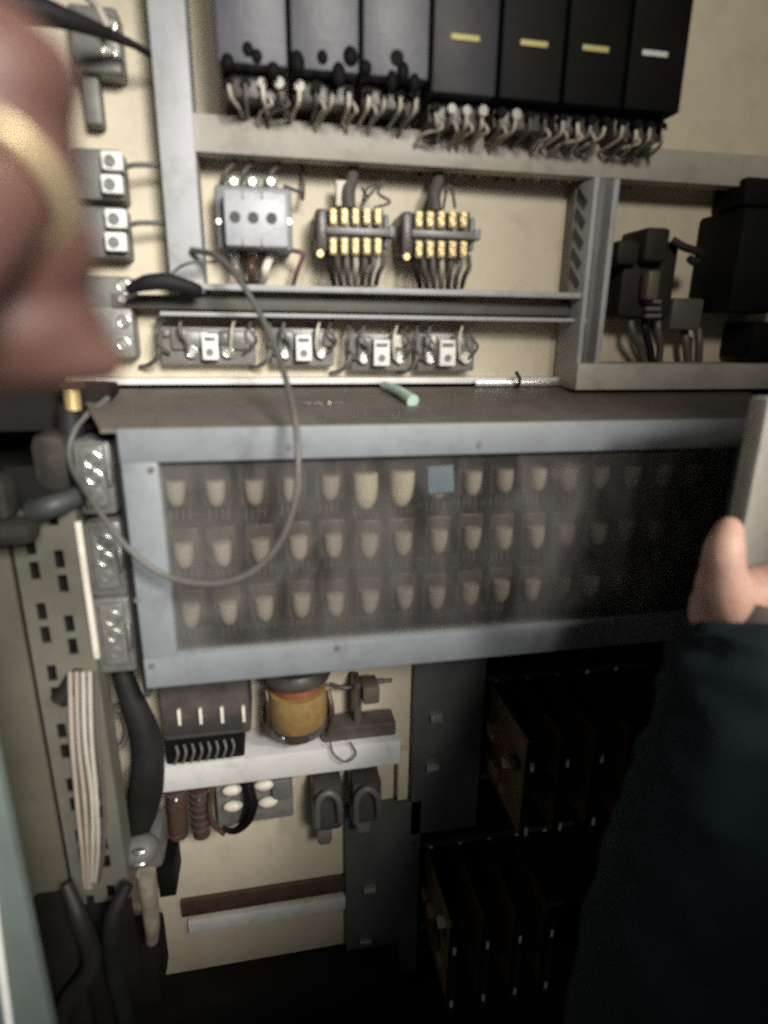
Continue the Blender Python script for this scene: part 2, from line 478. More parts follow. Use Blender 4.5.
# ------------------------------------------------------------------ protection units along the top
UY = -.085
edges = [215, 289, 361, 431, 500, 566, 629, 690]
SLATE3 = mat('near_black_plastic', (.010, .010, .011), .6, var=.35, scale=16, spec=.15)
bm_mats = [SLATE, SLATE, SLATE, SLATE2, SLATE3, BLACK, BLACK]
kindw = ['slate grey control unit with dark screws, leftmost of the top row', 'slate grey control unit between two others of the top row',
         'slate grey control unit with a round button on its front',
         'dark slate control unit with a yellow strip beside the grey ones', 'black control unit with a yellow strip, third from the right end',
         'black control unit with a yellow strip, second from the right end', 'black control unit with a dull grey strip at the right end of its row']
zB = P(325, 71, UY).z
for i in range(7):
    x0 = P(edges[i] + 2, 50, UY).x; x1 = P(edges[i + 1] - 2, 50, UY).x; xc = (x0 + x1) / 2; w = x1 - x0
    zb0 = zB if i < 3 else zB - .008
    t = thing('control_unit', kindw[i], 'control unit', (xc, -.004, zb0 - .03), 'control units along the top of the cabinet')
    MB().box((x0, UY, zb0), (x1, -.03, zb0 + .16), .002).build('housing', bm_mats[i], t)
    mb = MB(); mb.box((x0 + .002, UY + .018, zb0 - .018), (x1 - .002, -.004, zb0 - .0003), .0015); mb.build('terminal_base', BAKE, t)
    for k in range(4):
        cx = x0 + w * (k + .5) / 4; rr = random.uniform(.0036, .0048)
        mb = MB(); mb.cyl((cx, UY + .0178, zb0 - .008), (cx, UY + random.uniform(.008, .014), zb0 - .008), rr, rr * .9, 14)
        mb.build('terminal_screw', DULL if random.random() < .22 else BLACK, t)
        if i < 3:
            mb = MB(); mb.ball((cx + random.uniform(-.005, .005), UY + .001, zb0 + random.uniform(-.004, .012)), random.uniform(.0045, .007), (1, .7, random.uniform(1.1, 1.7))); mb.build('cable_lug', BLACK, t)
        # lead
        dx = random.uniform(-.012, .012)
        mb = MB(); mb.tube([(cx, UY + .012, zb0 - .010), (cx + dx * .2, UY + .014, zb0 - .020), (cx + dx * .9, UY + .034, zb0 - .024), (cx + dx * 1.2, -.016, zb0 - .028), (cx + dx * 1.5, -.010, zb0 - .048)], .0017, 8)
        mb.build('lead', random.choice([WIREG, WIREW, WIREW, SMOKE, IVORY]), t)
        if random.random() < .75:
            mb = MB(); mb.tube([(cx + .004, UY + .02, zb0 - .014), (cx + .007, UY + .016, zb0 - .022), (cx + .001 - dx, UY + .034, zb0 - .026), (cx - dx, -.014, zb0 - .046)], .0015, 8)
            mb.build('lead', random.choice([WIREW, WIREW, WIREG]), t)
    if i >= 3:
        zz = P(465 + (i - 3) * 63, 38 + (i - 3) * 5.3, UY).z; cx = P([465, 534, 596, 656][i - 3], 42, UY).x
        MB().box((cx - .0125, UY - .0012, zz - .0022), (cx + .0125, UY - .0002, zz + .0022), .0004).build('label_strip', LABEL if i < 6 else WHITEP, t)
    elif i == 2:
        mb = MB(); c = P(397, 58, UY); mb.cyl(c, c + Vector((0, -.002, 0)), .006, .0055, 18); mb.build('button', BLACK, t)

# ------------------------------------------------------------------ blue-grey contactor
c0 = P(252, 228, 0)
t = thing('contactor', 'blue grey three pole contactor with three round holes in its face', 'contactor', (c0.x, 0, c0.z - .05))
CY = -.06
MB().pbox(216, 186, 292, 250, CY + .022, .037, .003).build('base', BLUED, t)
mb = MB(); mb.pbox(224, 190, 288, 247, CY, .0215, .003)
mb.build('front_cover', BLUEG, t)
for k in range(3):
    c = P(235 + k * 18.3, 217 + k * .7, CY); mb = MB(); mb.cyl(c + Vector((0, .0005, 0)), c + Vector((0, -.0008, 0)), .0048, seg=20); mb.build('hole', HOLE, t)
for (px, py) in ((243, 195), (262, 195), (243, 242), (262, 242)):
    MB().pbox(px - 1.2, py - 4, px + 1.2, py + 4, CY - .0006, .001, .0002).build('slot_stripe', BLUED, t)
for k in range(3):
    for py in (182, 254):
        c = P(234 + k * 18.5, py, CY + .03)
        mb = MB(); mb.pbox(234 + k * 18.5 - 7, py - 6, 234 + k * 18.5 + 7, py + 6, CY + .031, .025, .001); mb.build('terminal', BROWN if py > 200 else BLUED, t)
        mb = MB(); mb.ring(c + Vector((0, -.002, 0)), (0, 1, 0), .0042, .0012); mb.cyl(c + Vector((0, .0005, 0)), c + Vector((0, -.003, 0)), .003, seg=12); mb.build('terminal_screw', STEEL, t)
for k, m in enumerate((SMOKE, BROWN, IVORY)):
    mb = MB(); mb.tube([P(234 + k * 18, 258, CY + .03), P(236 + k * 15, 268, CY + .02), P(240 + k * 12, 277, CY + .03), P(244 + k * 8, 284, -.012)], .0042, 10); mb.build('cable_sleeve', m, t)
mb = MB(); mb.tube([P(288, 250, -.03), P(300, 252, -.035), P(303, 256, -.035), P(297, 272, -.03), P(293, 286, -.018)], .0022); mb.build('lead', WIRER, t)
mb = MB(); mb.tube([P(284, 186, -.03), P(294, 190, -.035), P(300, 192, -.03), P(303, 198, -.02), P(303, 170, -.008), P(298, 158, -.004)], .0016); mb.build('lead', WIREG, t)
for px in (222, 240, 268):
    mb = MB(); mb.tube([P(px, 184, -.03), P(px + 3, 174, -.02), P(px + 12, 162, -.02), P(px + 20, 148, -.01)], .0025); mb.build('lead', random.choice([WIREG, GREY]), t)
for k in range(2):
    mb = MB(); screw(mb, P(219 + k * 70, 222, CY + .0218), .003, h=.003); mb.build('side_screw', STEEL, t)

# ------------------------------------------------------------------ brass terminal strips


def brass_block(x, y, label):
    o0 = P(x, y + 45, 0)
    t = thing('terminal_strip', label, 'terminal strip', (o0.x, 0, o0.z), 'brass terminal strips on the cream plate')
    Y = -.05
    mb = MB(); mb.pbox(x - 34, y - 24, x - 22, y + 20, Y + .004, .045, .003); mb.pbox(x - 37, y - 12, x - 33, y + 8, Y + .012, .03, .002); mb.build('end_block', BAKE, t)
    for k in range(5):
        xa = x - 22 + k * 11.2
        MB().pbox(xa, y - 23, xa + 10.6, y + 22, Y + .006, .043, .001).build('insulator', SMOKE if k % 2 else BAKE, t)
        for s in (0, 1):
            ya = y - 24 + s * 30
            mb = MB(); mb.pbox(xa + 1.8, ya, xa + 8.6, ya + 17, Y - .001, .0065, .0008)
            mb.build('brass_clamp', BRASS, t)
            mb = MB()
            for q in (4, 12.5):
                c = P(xa + 5.2, ya + q, Y - .001); screw(mb, c, .0026, h=.0018)
            mb.build('clamp_screw', BRASS, t)
    mb = MB(); mb.pbox(x - 24, y - 4.5, x + 40, y + 3, Y + .001, .006, .0006); mb.build('marking_bar', SMOKE, t)
    mb = MB(); mb.pbox(x + 34, y - 18, x + 39, y + 16, Y + .012, .037, .002); mb.pbox(x + 39, y - 6, x + 45, y + 5, Y + .006, .02, .001); mb.build('end_clamp', BLUED, t)
    c = P(x - 30, y + 22, Y); mb = MB(); mb.cyl(c, c + Vector((0, -.004, 0)), .0032, seg=12); mb.build('end_screw', BRASS, t)
    for k in range(7):
        xa = x - 22 + k * 9; tt = k - 3
        mb = MB(); mb.tube([P(xa, y + 21, Y + .010), P(xa + 1, y + 32, Y + .004), P(xa - tt * 1.2, y + 42, Y + .012), P(xa - tt * 2, y + 52, -.01)], .0026, 8)
        mb.build('lead', [WIREB, WIREG, SMOKE, WIREW, WIREG, SMOKE, WIREG][k], t)
    mb = MB(); mb.tube([P(x + 0, y - 22, -.035), P(x - 2, y - 40, -.028), P(x + 2, y - 54, -.022), P(x + 4, y - 75, -.01)], [.006, .007, .006, .005], 10); mb.build('cable_bunch', WIREG, t)
    return t


b1 = brass_block(350, 232, 'brass terminal strip beside the blue grey contactor')
b2 = brass_block(436, 235, 'brass terminal strip next to the bare cream plate')
MB().pbox(336, 180, 347, 206, -.03, .01, .001).build('paper_tag', IVORY, b1)
mb = MB(); mb.tube([P(360, 208, -.04), P(372, 192, -.045), P(384, 181, -.04), P(378, 193, -.045), P(390, 202, -.04), P(374, 208, -.04)], .0014, k=4); mb.build('loose_lead', WIREG, b1)
mb = MB(); mb.tube([P(362, 206, -.035), P(366, 190, -.045), P(378, 184, -.042), P(368, 196, -.045), P(362, 188, -.03)], .0013, k=4); mb.build('loose_lead', WIREG, b1)
mb = MB(); mb.tube([P(443, 210, -.035), P(447, 188, -.04), P(452, 190, -.04), P(455, 208, -.035)], .0014); mb.build('loose_lead', WIREG, b2)

# ------------------------------------------------------------------ small relays in the lower strip
wl = ['small clear relay with white square face at the left end of the narrow strip', 'small clear relay with white square face under the hanging cable',
      'small clear relay with white square face above the mint tube', 'small clear relay with white square face next to empty cream plate']
for i, (x, y, wd) in enumerate(((210, 347, 50), (304, 348, 33), (382, 353, 31), (448, 353, 30))):
    o0 = P(x, 372, 0)
    t = thing('small_relay', wl[i], 'relay', (o0.x, 0, o0.z), 'small relays in the narrow strip')
    Y = -.035
    mb = MB(); mb.pbox(x - wd, y - 20, x + wd * .9, y + 18, Y + .014, .02, .002); mb.build('socket', SMOKE, t)
    mb = MB(); mb.pbox(x - wd * .8, y - 17, x - 9, y + 3, Y + .008, .02, .003); mb.pbox(x + 9, y - 17, x + wd * .72, y + 3, Y + .008, .02, .003)
    mb.build('clear_cover', SMOKE, t)
    mb = MB(); mb.pbox(x - 8, y - 13, x + 8, y + 13, Y, .013, .001); mb.build('white_face', WHITE, t)
    mb = MB(); mb.pbox(x - 5.5, y - 10, x + 5.5, y - 6, Y - .0008, .001, .0002); mb.build('slot_stripe', GREY, t)
    c = P(x, y + 5, Y); mb = MB(); mb.cyl(c + Vector((0, .0002, 0)), c + Vector((0, -.0012, 0)), .0036, seg=14); mb.build('dial', GREY, t)
    for q in range(5):
        xa = x - wd + random.random() * wd * 1.6; ya = y - 18 + random.random() * 8
        mb = MB(); mb.pbox(xa, ya, xa + random.uniform(4, 12), ya + random.uniform(6, 14), Y + random.uniform(.003, .010), .015, .0015)
        mb.build('clip', random.choice([SMOKE, IVORY, GREY, SMOKE]), t)
    for sx in (-18, 18):
        c = P(x + sx, y + 5, Y + .008); mb = MB(); mb.ring(c, (0, 1, 0), .0048, .0013); mb.cyl(c + Vector((0, .006, 0)), c + Vector((0, -.001, 0)), .0035, seg=12); mb.build('terminal_screw', STEEL if random.random() < .7 else IVORY, t)
    for q, sx in enumerate((-wd, -wd * .55, wd * .5, wd * .85)):
        mb = MB(); mb.tube([P(x + sx, y - 29, -.02), P(x + sx - 3, y - 18, -.04), P(x + sx + 4 * (1 if q % 2 else -1), y - 6, -.038), P(x + sx * .8, y + 6, -.028)], .0015, 8)
        mb.build('lead', [WIREG, SMOKE, IVORY, WIREG][q], t)
    mb = MB(); mb.tube([P(x - wd - 3, y - 30, -.02), P(x - wd, y - 10, -.03), P(x - wd - 3, y + 10, -.03), P(x - wd - 12, y + 18, -.015), P(x - wd - 20, y + 20, -.004)], .0022, 8); mb.build('lead', SMOKE if i else WIREG, t)

# ------------------------------------------------------------------ fuse holders down the left edge
fl = ['grey fuse holder with round screw at the top of the left column', 'fuse holder with a white square cap, level with the gold ring',
      'fuse holder with twin white caps beside the reddish hand', 'fuse holder holding the black cable end', 'clear fuse holder beside the narrow strip at lower left']
for i, (x, y, hh) in enumerate(((106, 38, 34), (110, 174, 26), (114, 232, 26), (120, 292, 16), (121, 332, 26))):
    o0 = P(x, y + hh, 0)
    t = thing('fuse_holder', fl[i], 'fuse holder', (o0.x, 0, o0.z), 'fuse holders down the left edge')
    Y = -.04
    mb = MB(); mb.pbox(x - 36, y - hh, x + 13, y + hh, Y + .012, .028, .003); mb.build('holder_body', SMOKE if i in (0, 4) else GREY, t)
    if i in (1, 2):
        for yy in (y - hh * .55, y + hh * .35):
            mb = MB(); mb.pbox(x - 9, yy - 9, x + 12, yy + 10, Y, .0115, .0015); mb.build('white_cap', WHITE, t)
            c = P(x, yy + 1, Y); mb = MB(); mb.cyl(c + Vector((0, .0003, 0)), c + Vector((0, -.0015, 0)), .0048, seg=16); mb.build('screw', GREY, t)
        mb = MB(); mb.tube([P(x + 11, y - 6, -.032), P(x + 25, y - 9, -.034), P(x + 42, y - 9, -.03), P(x + 52, y - 9, -.03)], .0022); mb.build('lead', WIREG, t)
    else:
        for yy in (y - hh * .4, y + hh * .45):
            c = P(x + 3, yy, Y + .012); mb = MB(); mb.ring(c, (0, 1, 0), .005, .0016); mb.cyl(c + Vector((0, .001, 0)), c + Vector((0, -.0025, 0)), .0036, seg=14); mb.build('screw', STEEL, t)
    if i == 0:
        mb = MB(); mb.pbox(x - 22, y + hh + 4, x - 6, y + hh + 52, -.02, .018, .002); mb.build('lower_block', GREY, t)

# ------------------------------------------------------------------ right compartment
o0 = P(655, 330, 0)
t = thing('dark_contactor', 'dark bulky contactor with side arm behind the right hand post', 'contactor', (o0.x, 0, o0.z))
DKB = mat('dark_bakelite', (.026, .022, .019), .6, var=.4, scale=40, spec=.25)
mb = MB(); mb.pbox(622, 240, 676, 318, -.045, .043, .005); mb.build('base', DKB, t)
mb = MB(); mb.pbox(646, 227, 670, 262, -.06, .05, .004); mb.pbox(618, 240, 640, 265, -.055, .045, .004); mb.build('coil_head', DKB, t)
mb = MB(); mb.pbox(648, 270, 660, 300, -.062, .016, .003); mb.build('contact_carrier', mat('dull_brown', (.12, .10, .075), .5), t)
for k in range(3):
    mb = MB(); c0_ = P(645, 302 + k * 7, -.05); c1_ = P(660, 302 + k * 7, -.05); mb.cyl(c0_, c1_, .0025, seg=10); mb.build('contact_spring', GREY, t)
mb = MB(); mb.tube([P(672, 240, -.05), P(684, 247, -.055), P(698, 252, -.055), P(700, 258, -.05), P(694, 262, -.05), P(689, 258, -.05)], .004, 10); mb.build('arm', DKB, t)
for k in range(3):
    mb = MB(); mb.tube([P(630 + k * 14, 316, -.03), P(632 + k * 13, 330, -.035), P(640 + k * 10, 348, -.03), P(646 + k * 6, 368, -.02)], .004, 8); mb.build('lead', WIREG if k != 1 else WIREB, t)
o0 = P(690, 340, 0)
t = thing('terminal_cover', 'dull grey terminal cover low beside the dark contactor', 'terminal cover', (o0.x, 0, o0.z))
mb = MB(); mb.pbox(672, 298, 703, 330, -.04, .038, .003); mb.build('cover', mat('dull_grey', (.10, .09, .08), .5), t)
for k in range(2):
    mb = MB(); mb.tube([P(684 + k * 14, 329, -.02), P(686 + k * 13, 345, -.024), P(688 + k * 10, 366, -.02)], .0045, 8); mb.build('lead', WIREG, t)
o0 = P(745, 310, 0)
t = thing('black_module', 'tall black module in the shaded corner of the right compartment', 'module', (o0.x, 0, o0.z))
mb = MB(); mb.pbox(737, 208, 810, 312, -.07, .068, .003); mb.build('housing', BLACK, t)
mb = MB(); mb.pbox(745, 178, 810, 207, -.05, .048, .003); mb.build('cap', BLACK, t)
mb = MB(); mb.pbox(752, 322, 810, 358, -.05, .048, .003); mb.build('base', BLACK, t)

# ------------------------------------------------------------------ cables
mb = MB()
pts = [(192, 250, -.05), (216, 256, -.08), (238, 278, -.10), (262, 318, -.115), (280, 360, -.14), (293, 410, -.18), (298, 455, -.20), (294, 505, -.205),
       (276, 548, -.205), (246, 575, -.20), (208, 584, -.195), (164, 575, -.185), (126, 546, -.18), (92, 500, -.16), (70, 460, -.12), (78, 425, -.10), (108, 398, -.07)]
mb.tube([P(*p) for p in pts], .0026, 12, k=10)
solo('loop_cable', mb, WIREG, 'thin grey cable hanging in a wide loop across the drawer window', 'cable')
mb = MB(); mb.tube([P(128, 290, -.06), P(146, 283, -.065), P(168, 282, -.065), P(192, 288, -.06), P(200, 290, -.055)], [.004, .007, .0075, .006, .004], 12)
solo('black_cable', mb, WIREB, 'short thick black cable crossing the foot of the pale post', 'cable')
mb = MB(); mb.tube([P(163, 285, -.055), P(176, 270, -.06), P(190, 263, -.07), P(206, 262, -.07), P(220, 262, -.065)], .0012, 8)
solo('thin_wire', mb, WIREG, 'thin grey wire arching over the foot of the pale post', 'wire')
mb = MB(); mb.tube([P(-30, 0, -.10), P(30, 8, -.09), P(70, 20, -.08), P(108, 34, -.06), P(134, 45, -.05), P(152, 56, -.035)], [.011, .010, .007, .0045, .003, .0025], 12)
solo('black_cable', mb, WIREB, 'tapering black cable running in from the top left corner', 'cable')
mb = MB(); mb.tube([P(84, -6, -.06), P(98, 8, -.05), P(108, 28, -.05)], .003, 10)
solo('pale_wire', mb, WIREW, 'pale wire curling above the topmost fuse holder', 'wire')
mb = MB(); mb.tube([P(384, 386, -.03), P(398, 391, -.06), P(413, 401, -.092)], [.0048, .0052, .0062], 16)
solo('mint_tube', mb, MINT, 'mint green plastic tube poking out over the drawer lid', 'tube')
mb = MB(); mb.tube([P(516, 372, -.03), P(520, 380, -.035), P(517, 388, -.03), P(512, 398, -.04)], .002, 8); mb.tube([P(514, 399, -.046), P(530, 402, -.05), P(545, 402, -.05)], .0015, 8)
solo('bent_wire', mb, WIREB, 'short dark bent wire hanging over the added glare strip', 'wire')
mb = MB()
for k in range(7):
    x, y = 300 + random.random() * 40, 401 + random.random() * 10
    q = P(x, y, -.09); q.z = dz1 + (zb_ - dz1) * ((q.y - DY) / (-.022 - DY)) + .001
    d = Vector((random.uniform(-.012, .012), random.uniform(-.006, .006), .001)); mb.tube([q, q + d * .5 + Vector((0, 0, .002)), q + d], .0007, 6)
solo('wire_scraps', mb, STEEL, 'loose bright wire clippings lying on the drawer lid', 'wire scraps')

# ------------------------------------------------------------------ connectors left of the drawer
cl = ['topmost grey connector with stacked ring contacts beside the drawer', 'middle grey connector with bright rings beside the drawer', 'lowest grey connector with one bright side clip beside the drawer']
CONN = mat('connector_grey', (.16, .155, .15), .3, var=.3, scale=40, dirt=(.06, .055, .05), dirt_amt=.6)
for i, (x, y) in enumerate(((94, 478), (105, 560), (114, 636))):
    Y = -.125; o0 = P(x, y + 40, Y)
    t = thing('ring_connector', cl[i], 'connector', o0, 'ring connectors beside the drawer')
    mb = MB(); mb.pbox(x - 19, y - 38, x + 20, y + 38, Y + .006, .045, .005); mb.pbox(x - 13, y - 32, x + 12, y + 30, Y + .001, .006, .003); mb.build('connector_body', CONN, t)
    for k in range(3):
        c = P(x - 1 + k * 1.5, y - 18 + k * 17, Y)
        mb = MB(); mb.ring(c, (0, 1, 0), .0065 - .0006 * k, .0013); mb.build('ring_contact', STEEL if k < 2 else GREY, t)
        mb = MB(); mb.ring(c + Vector((0, -.001, 0)), (0, 1, 0), .0036, .0009); mb.cyl(c + Vector((0, .003, 0)), c + Vector((0, -.0008, 0)), .0026, seg=12); mb.build('pin', GREY, t)
    mb = MB(); mb.pbox(x + 13, y - 10, x + 17, y + 8 + 4 * i, Y - .002, .008, .001); mb.build('side_clip', STEEL if i else GREY, t)
mb = MB(); mb.pbox(128, 436, 136, 700, -.128, .08, .002); mb.build('drawer_slide', DGREY, cab)
# black thick cable behind the connectors, clamp, brass bolt
mb = MB(); mb.tube([P(70, 405, -.09), P(74, 470, -.10), P(84, 560, -.10), P(88, 640, -.11), P(76, 680, -.125), P(58, 702, -.135)], [.011, .012, .013, .013, .012, .008], 14)
solo('thick_cable', mb, WIREB, 'thick black cable running down behind the ring connectors', 'cable')
mb = MB(); mb.pbox(28, 434, 70, 496, -.12, .06, .012)
solo('black_block', mb, MURK, 'black rounded block under the reddish hand', 'block')
mb = MB(); mb.tube([P(34, 512, -.14), P(52, 506, -.145), P(78, 496, -.13), P(84, 492, -.12)], [.010, .0095, .008, .006], 12)
solo('cable_clamp', mb, DGREY, 'grey cable clamp crossing the top of the perforated rail', 'clamp')
mb = MB(); mb.pbox(-20, 524, 32, 550, -.17, .03, .010); mb.pbox(-20, 478, 8, 524, -.165, .03, .009)
solo('black_latch', mb, MURK, 'black latch at the left edge above the perforated rail', 'latch')
br = thing('brass_bolt', 'brass bolt standing below the reddish hand', 'bolt', P(72, 412, -.1))
mb = MB(); mb.cyl(P(71, 388, -.1), P(74, 410, -.1), .0062, seg=18)
for k in range(5): mb.ring(P(71.3 + k * .5, 391 + k * 4, -.1), (0, 0, 1), .0060, .0009)
mb.build('threaded_shank', BRASS, br)
mb = MB(); mb.cyl(P(70.5, 383, -.1), P(71, 388, -.1), .011, seg=6); mb.build('hex_head', BROWN, br)
mb = MB(); mb.pbox(-30, 386, 112, 432, -.07, .04, .003); mb.build('left_bracket', NIGHT, cab)

# ------------------------------------------------------------------ lower compartment devices
o0 = P(205, 765, 0)
t = thing('pin_relay', 'black relay with four bright upright pins on the white shelf', 'relay', (o0.x, -.03, o0.z))
mb = MB(); mb.pbox(160, 680, 250, 738, -.07, .068, .004); mb.build('body', BAKE, t)
mb = MB(); mb.pbox(164, 725, 244, 765, -.055, .053, .003); mb.build('base', BLACK, t)
mb = MB()
for k in range(26): mb.pbox(166 + k * 3, 722 - k * .3, 167.6 + k * 3, 737 - k * .3, -.072, .004, .0003)
mb.build('ribbed_face', DGREY, t)
for k in range(4):
    x = 179 + k * 21.5; MB().pbox(x - 1.6, 711 - k * 1.2, x + 1.6, 726 - k * 1.2, -.0745, .005, .0006).build('pin', IVORY, t)
for k in range(8):
    x = 176 + k * 8; mb = MB(); mb.tube([P(x, 746 - k, -.058), P(x + 2, 754 - k, -.064), P(x - 1, 764 - k, -.06)], .0015, 8); mb.build('lead', GREY, t)
o0 = P(296, 742, 0)
t = thing('wound_coil', 'round transformer coil wound in yellow tape with dark ends', 'coil', (o0.x, -.03, o0.z))
sc_ = m_px(297, 712, -.05)
mb = MB(); mb.ball(P(297, 711, -.035), 36 * sc_, (1, .9, .92), 24); mb.build('core', BAKE, t)
def barrel(x0, y0, x1, y1, Y, bulge):
    q = MB(); xa, xb = P(x0, 712, Y).x, P(x1, 712, Y).x; za, zb2 = P(297, y1, Y).z, P(297, y0, Y).z
    pts = []
    for i in range(9):
        f = i / 8; pts.append(((xa + xb) / 2, Y + .022, za + (zb2 - za) * f))
    q.tube(pts, [(xb - xa) / 2 * (.93 + .07 * math.sin(math.pi * i / 8)) for i in range(9)], 28, k=2)
    return q
barrel(267, 699, 329, 731, -.075, 0).build('yellow_winding', YELLOW, t)
barrel(272, 685, 324, 699, -.0725, 0).build('orange_band', ORANGE, t)
barrel(262, 672, 334, 685.5, -.070, 0).build('dark_cap', BAKE, t)
barrel(274, 731, 320, 744, -.066, 0).build('foot', BROWN, t)
for k in range(4):
    mb = MB(); mb.ball(P(283 + k * 9, 738 - k, -.066), .0028); mb.build('solder_point', STEEL, t)
for sx in (266, 328):
    mb = MB(); mb.tube([P(sx, 690, -.05), P(sx + (3 if sx < 300 else 4), 712, -.06), P(sx + 1, 735, -.05)], .003); mb.build('strap', BROWN, t)
o0 = P(372, 735, 0)
t = thing('mounting_bracket', 'dark bent bracket with a dull knob on the shelf end', 'bracket', (o0.x, -.03, o0.z))
mb = MB(); mb.tube([P(330, 684, -.03), P(345, 688, -.03), P(360, 684, -.03), P(392, 680, -.03)], .0025); mb.pbox(354, 684, 362, 742, -.04, .03, .003); mb.build('arm', BAKE, t)
mb = MB(); mb.pbox(363, 688, 380, 705, -.05, .03, .003); mb.build('knob', mat('dull_brown', (.12, .10, .075), .5), t)
mb = MB(); mb.pbox(322, 726, 396, 742, -.048, .03, .003); mb.build('foot', BAKE, t)
mb = MB(); mb.tube([P(330, 742, -.063), P(334, 754, -.066), P(346, 762, -.068), P(356, 754, -.066), P(350, 742, -.063)], .0011, 6, k=5)
solo('loose_wire', mb, WIREG, 'loose curl of dark wire hanging over the white shelf', 'wire')
bl = ['brown round capacitor at the left end below the white shelf', 'brown ribbed resistor next to the round capacitor']
for i, x in enumerate((176, 199)):
    o0 = P(x, 835, 0); t = thing('capacitor' if i == 0 else 'resistor', bl[i], 'capacitor' if i == 0 else 'resistor', (o0.x, -.03, o0.z))
    mb = MB(); mb.cyl(P(x, 786, -.035), P(x + 3, 834, -.035), .012 if i == 0 else .0105, seg=20); mb.build('can', BROWN, t)
    mb = MB()
    for k in range(6 if i else 2): mb.ring(P(x + .4 * k, 790 + k * (7 if i else 40), -.035), (0, 0, 1), .0122 if i == 0 else .0108, .0011)
    mb.build('ribs', BAKE, t)
    mb = MB(); mb.ball(P(x, 800, -.048), .0032); mb.build('eyelet', STEEL if i == 0 else BAKE, t)
o0 = P(255, 825, 0)
t = thing('ceramic_socket', 'ivory ceramic socket held by a black strap under the shelf', 'socket', (o0.x, -.03, o0.z))
mb = MB(); mb.pbox(216, 776, 293, 822, -.035, .033, .003); mb.build('base', SMOKE, t)
mb = MB()
for (x, y) in ((232, 790), (233, 806), (264, 785), (268, 802)):
    c = P(x, y, -.042); mb.ball(c, .011, (1.1, .6, .62), 14)
mb.build('ceramic_insert', IVORY, t)
mb = MB(); mb.tube([P(246, 774, -.045), P(249, 790, -.052), P(252, 806, -.055), P(246, 822, -.05), P(234, 831, -.045), P(222, 828, -.042)], [.006, .0065, .007, .006, .004, .003], 12); mb.build('strap', BLACK, t)
mb = MB(); mb.tube([P(216, 778, -.04), P(210, 800, -.045), P(212, 822, -.045), P(224, 834, -.045)], .003, 10); mb.build('side_strap', BROWN, t)
mb = MB(); mb.pbox(272, 780, 292, 800, -.044, .01, .002); mb.build('clip', GREY, t)
gl_ = ['grey metal clamp hanging low over the cream plate', 'grey metal clamp at the dark panel edge under the shelf']
for i, x in enumerate((328, 367)):
    o0 = P(x, 830, 0); t = thing('pipe_clamp', gl_[i], 'clamp', (o0.x, -.03, o0.z), 'grey clamps under the white shelf')
    mb = MB(); mb.pbox(x - 15, 788 - i * 4, x + 15, 832 - i * 8, -.05, .045, .006); mb.build('clamp_body', BAKE, t)
    mb = MB(); mb.tube([P(x - 11, 826 - i * 4, -.053), P(x - 10, 802 - i * 4, -.056), P(x, 793 - i * 4, -.057), P(x + 10, 800 - i * 4, -.056), P(x + 12, 820 - i * 4, -.053)], .0045, 12); mb.build('loop', GREY, t)
    mb = MB(); mb.pbox(x - 10, 826 - i * 12, x + 4, 846 - i * 12, -.047, .02, .004); mb.build('foot', SMOKE, t)
mb = MB(); mb.pbox(398, 752, 408, 800, -.015, .012, .001); mb.build('cream_edge', CREAM, cab)
# left lower: ring terminal lead, bundle, black cable, switch
mb = MB(); mb.ring(P(118, 711, -.03), (0, 1, 0), .0065, .0028); mb.tube([P(123, 718, -.03), P(126, 732, -.03), P(122, 745, -.035), P(108, 752, -.04), P(98, 752, -.04)], .003, 10)
solo('ring_terminal', mb, GREY, 'grey lead with a ring terminal bolted to the lower cream plate', 'lead')
wn = ['pinkish wire of the hanging bundle nearest the perforated rail', 'pinkish wire second in the hanging bundle', 'cream wire in the middle of the hanging bundle',
      'cream wire fourth in the hanging bundle', 'dark wire at the right side of the hanging bundle']
for k in range(5):
    x = 70 + k * 6.5
    mb = MB(); mb.tube([P(x, 672, -.135), P(x + 2, 740, -.142 + .004 * (k % 2)), P(x + 7 + (k % 3), 800, -.14), P(x + 12 - k * 1.2, 850, -.138), P(x + 15 - k * 3.4, 890, -.125)], .0021, 8)
    solo('hanging_wire', mb, [WIREP, WIREP, WIREW, WIREW, WIREG][k], wn[k], 'wire', 'wires of the hanging bundle')
mb = MB(); mb.tube([P(112, 640, -.07), P(128, 690, -.085), P(146, 740, -.09), P(146, 790, -.09), P(136, 830, -.08), P(122, 850, -.08)], [.008, .011, .016, .018, .015, .010], 14)
solo('thick_cable', mb, WIREB, 'thick black cable dropping beside the lower cream plate', 'cable')
o0 = P(142, 1000, -.06)
t = thing('lever_switch', 'grey headed switch with a cream stem in the dark lower left', 'switch', o0)
mb = MB(); mb.ball(P(140, 850, -.10), .021, (1, .9, .8)); mb.pbox(120, 842, 162, 872, -.095, .05, .006); mb.build('head', GREY, t)
for yy in (852, 864):
    mb = MB(); mb.ball(P(140, yy, -.121), .006, (1.2, .6, .5)); mb.build('rivet', STEEL, t)
mb = MB(); mb.tube([P(146, 872, -.10), P(150, 905, -.10), P(152, 925, -.10), P(152, 940, -.09)], [.0105, .0095, .0085, .007], 14); mb.build('stem', mat('dull_cream', (.26, .235, .18), .6, var=.4, scale=30, dirt=(.08, .07, .05), dirt_amt=.7), t)
mb = MB(); mb.pbox(96, 960, 160, 1010, -.09, .06, .005); mb.build('foot', NIGHT, t)
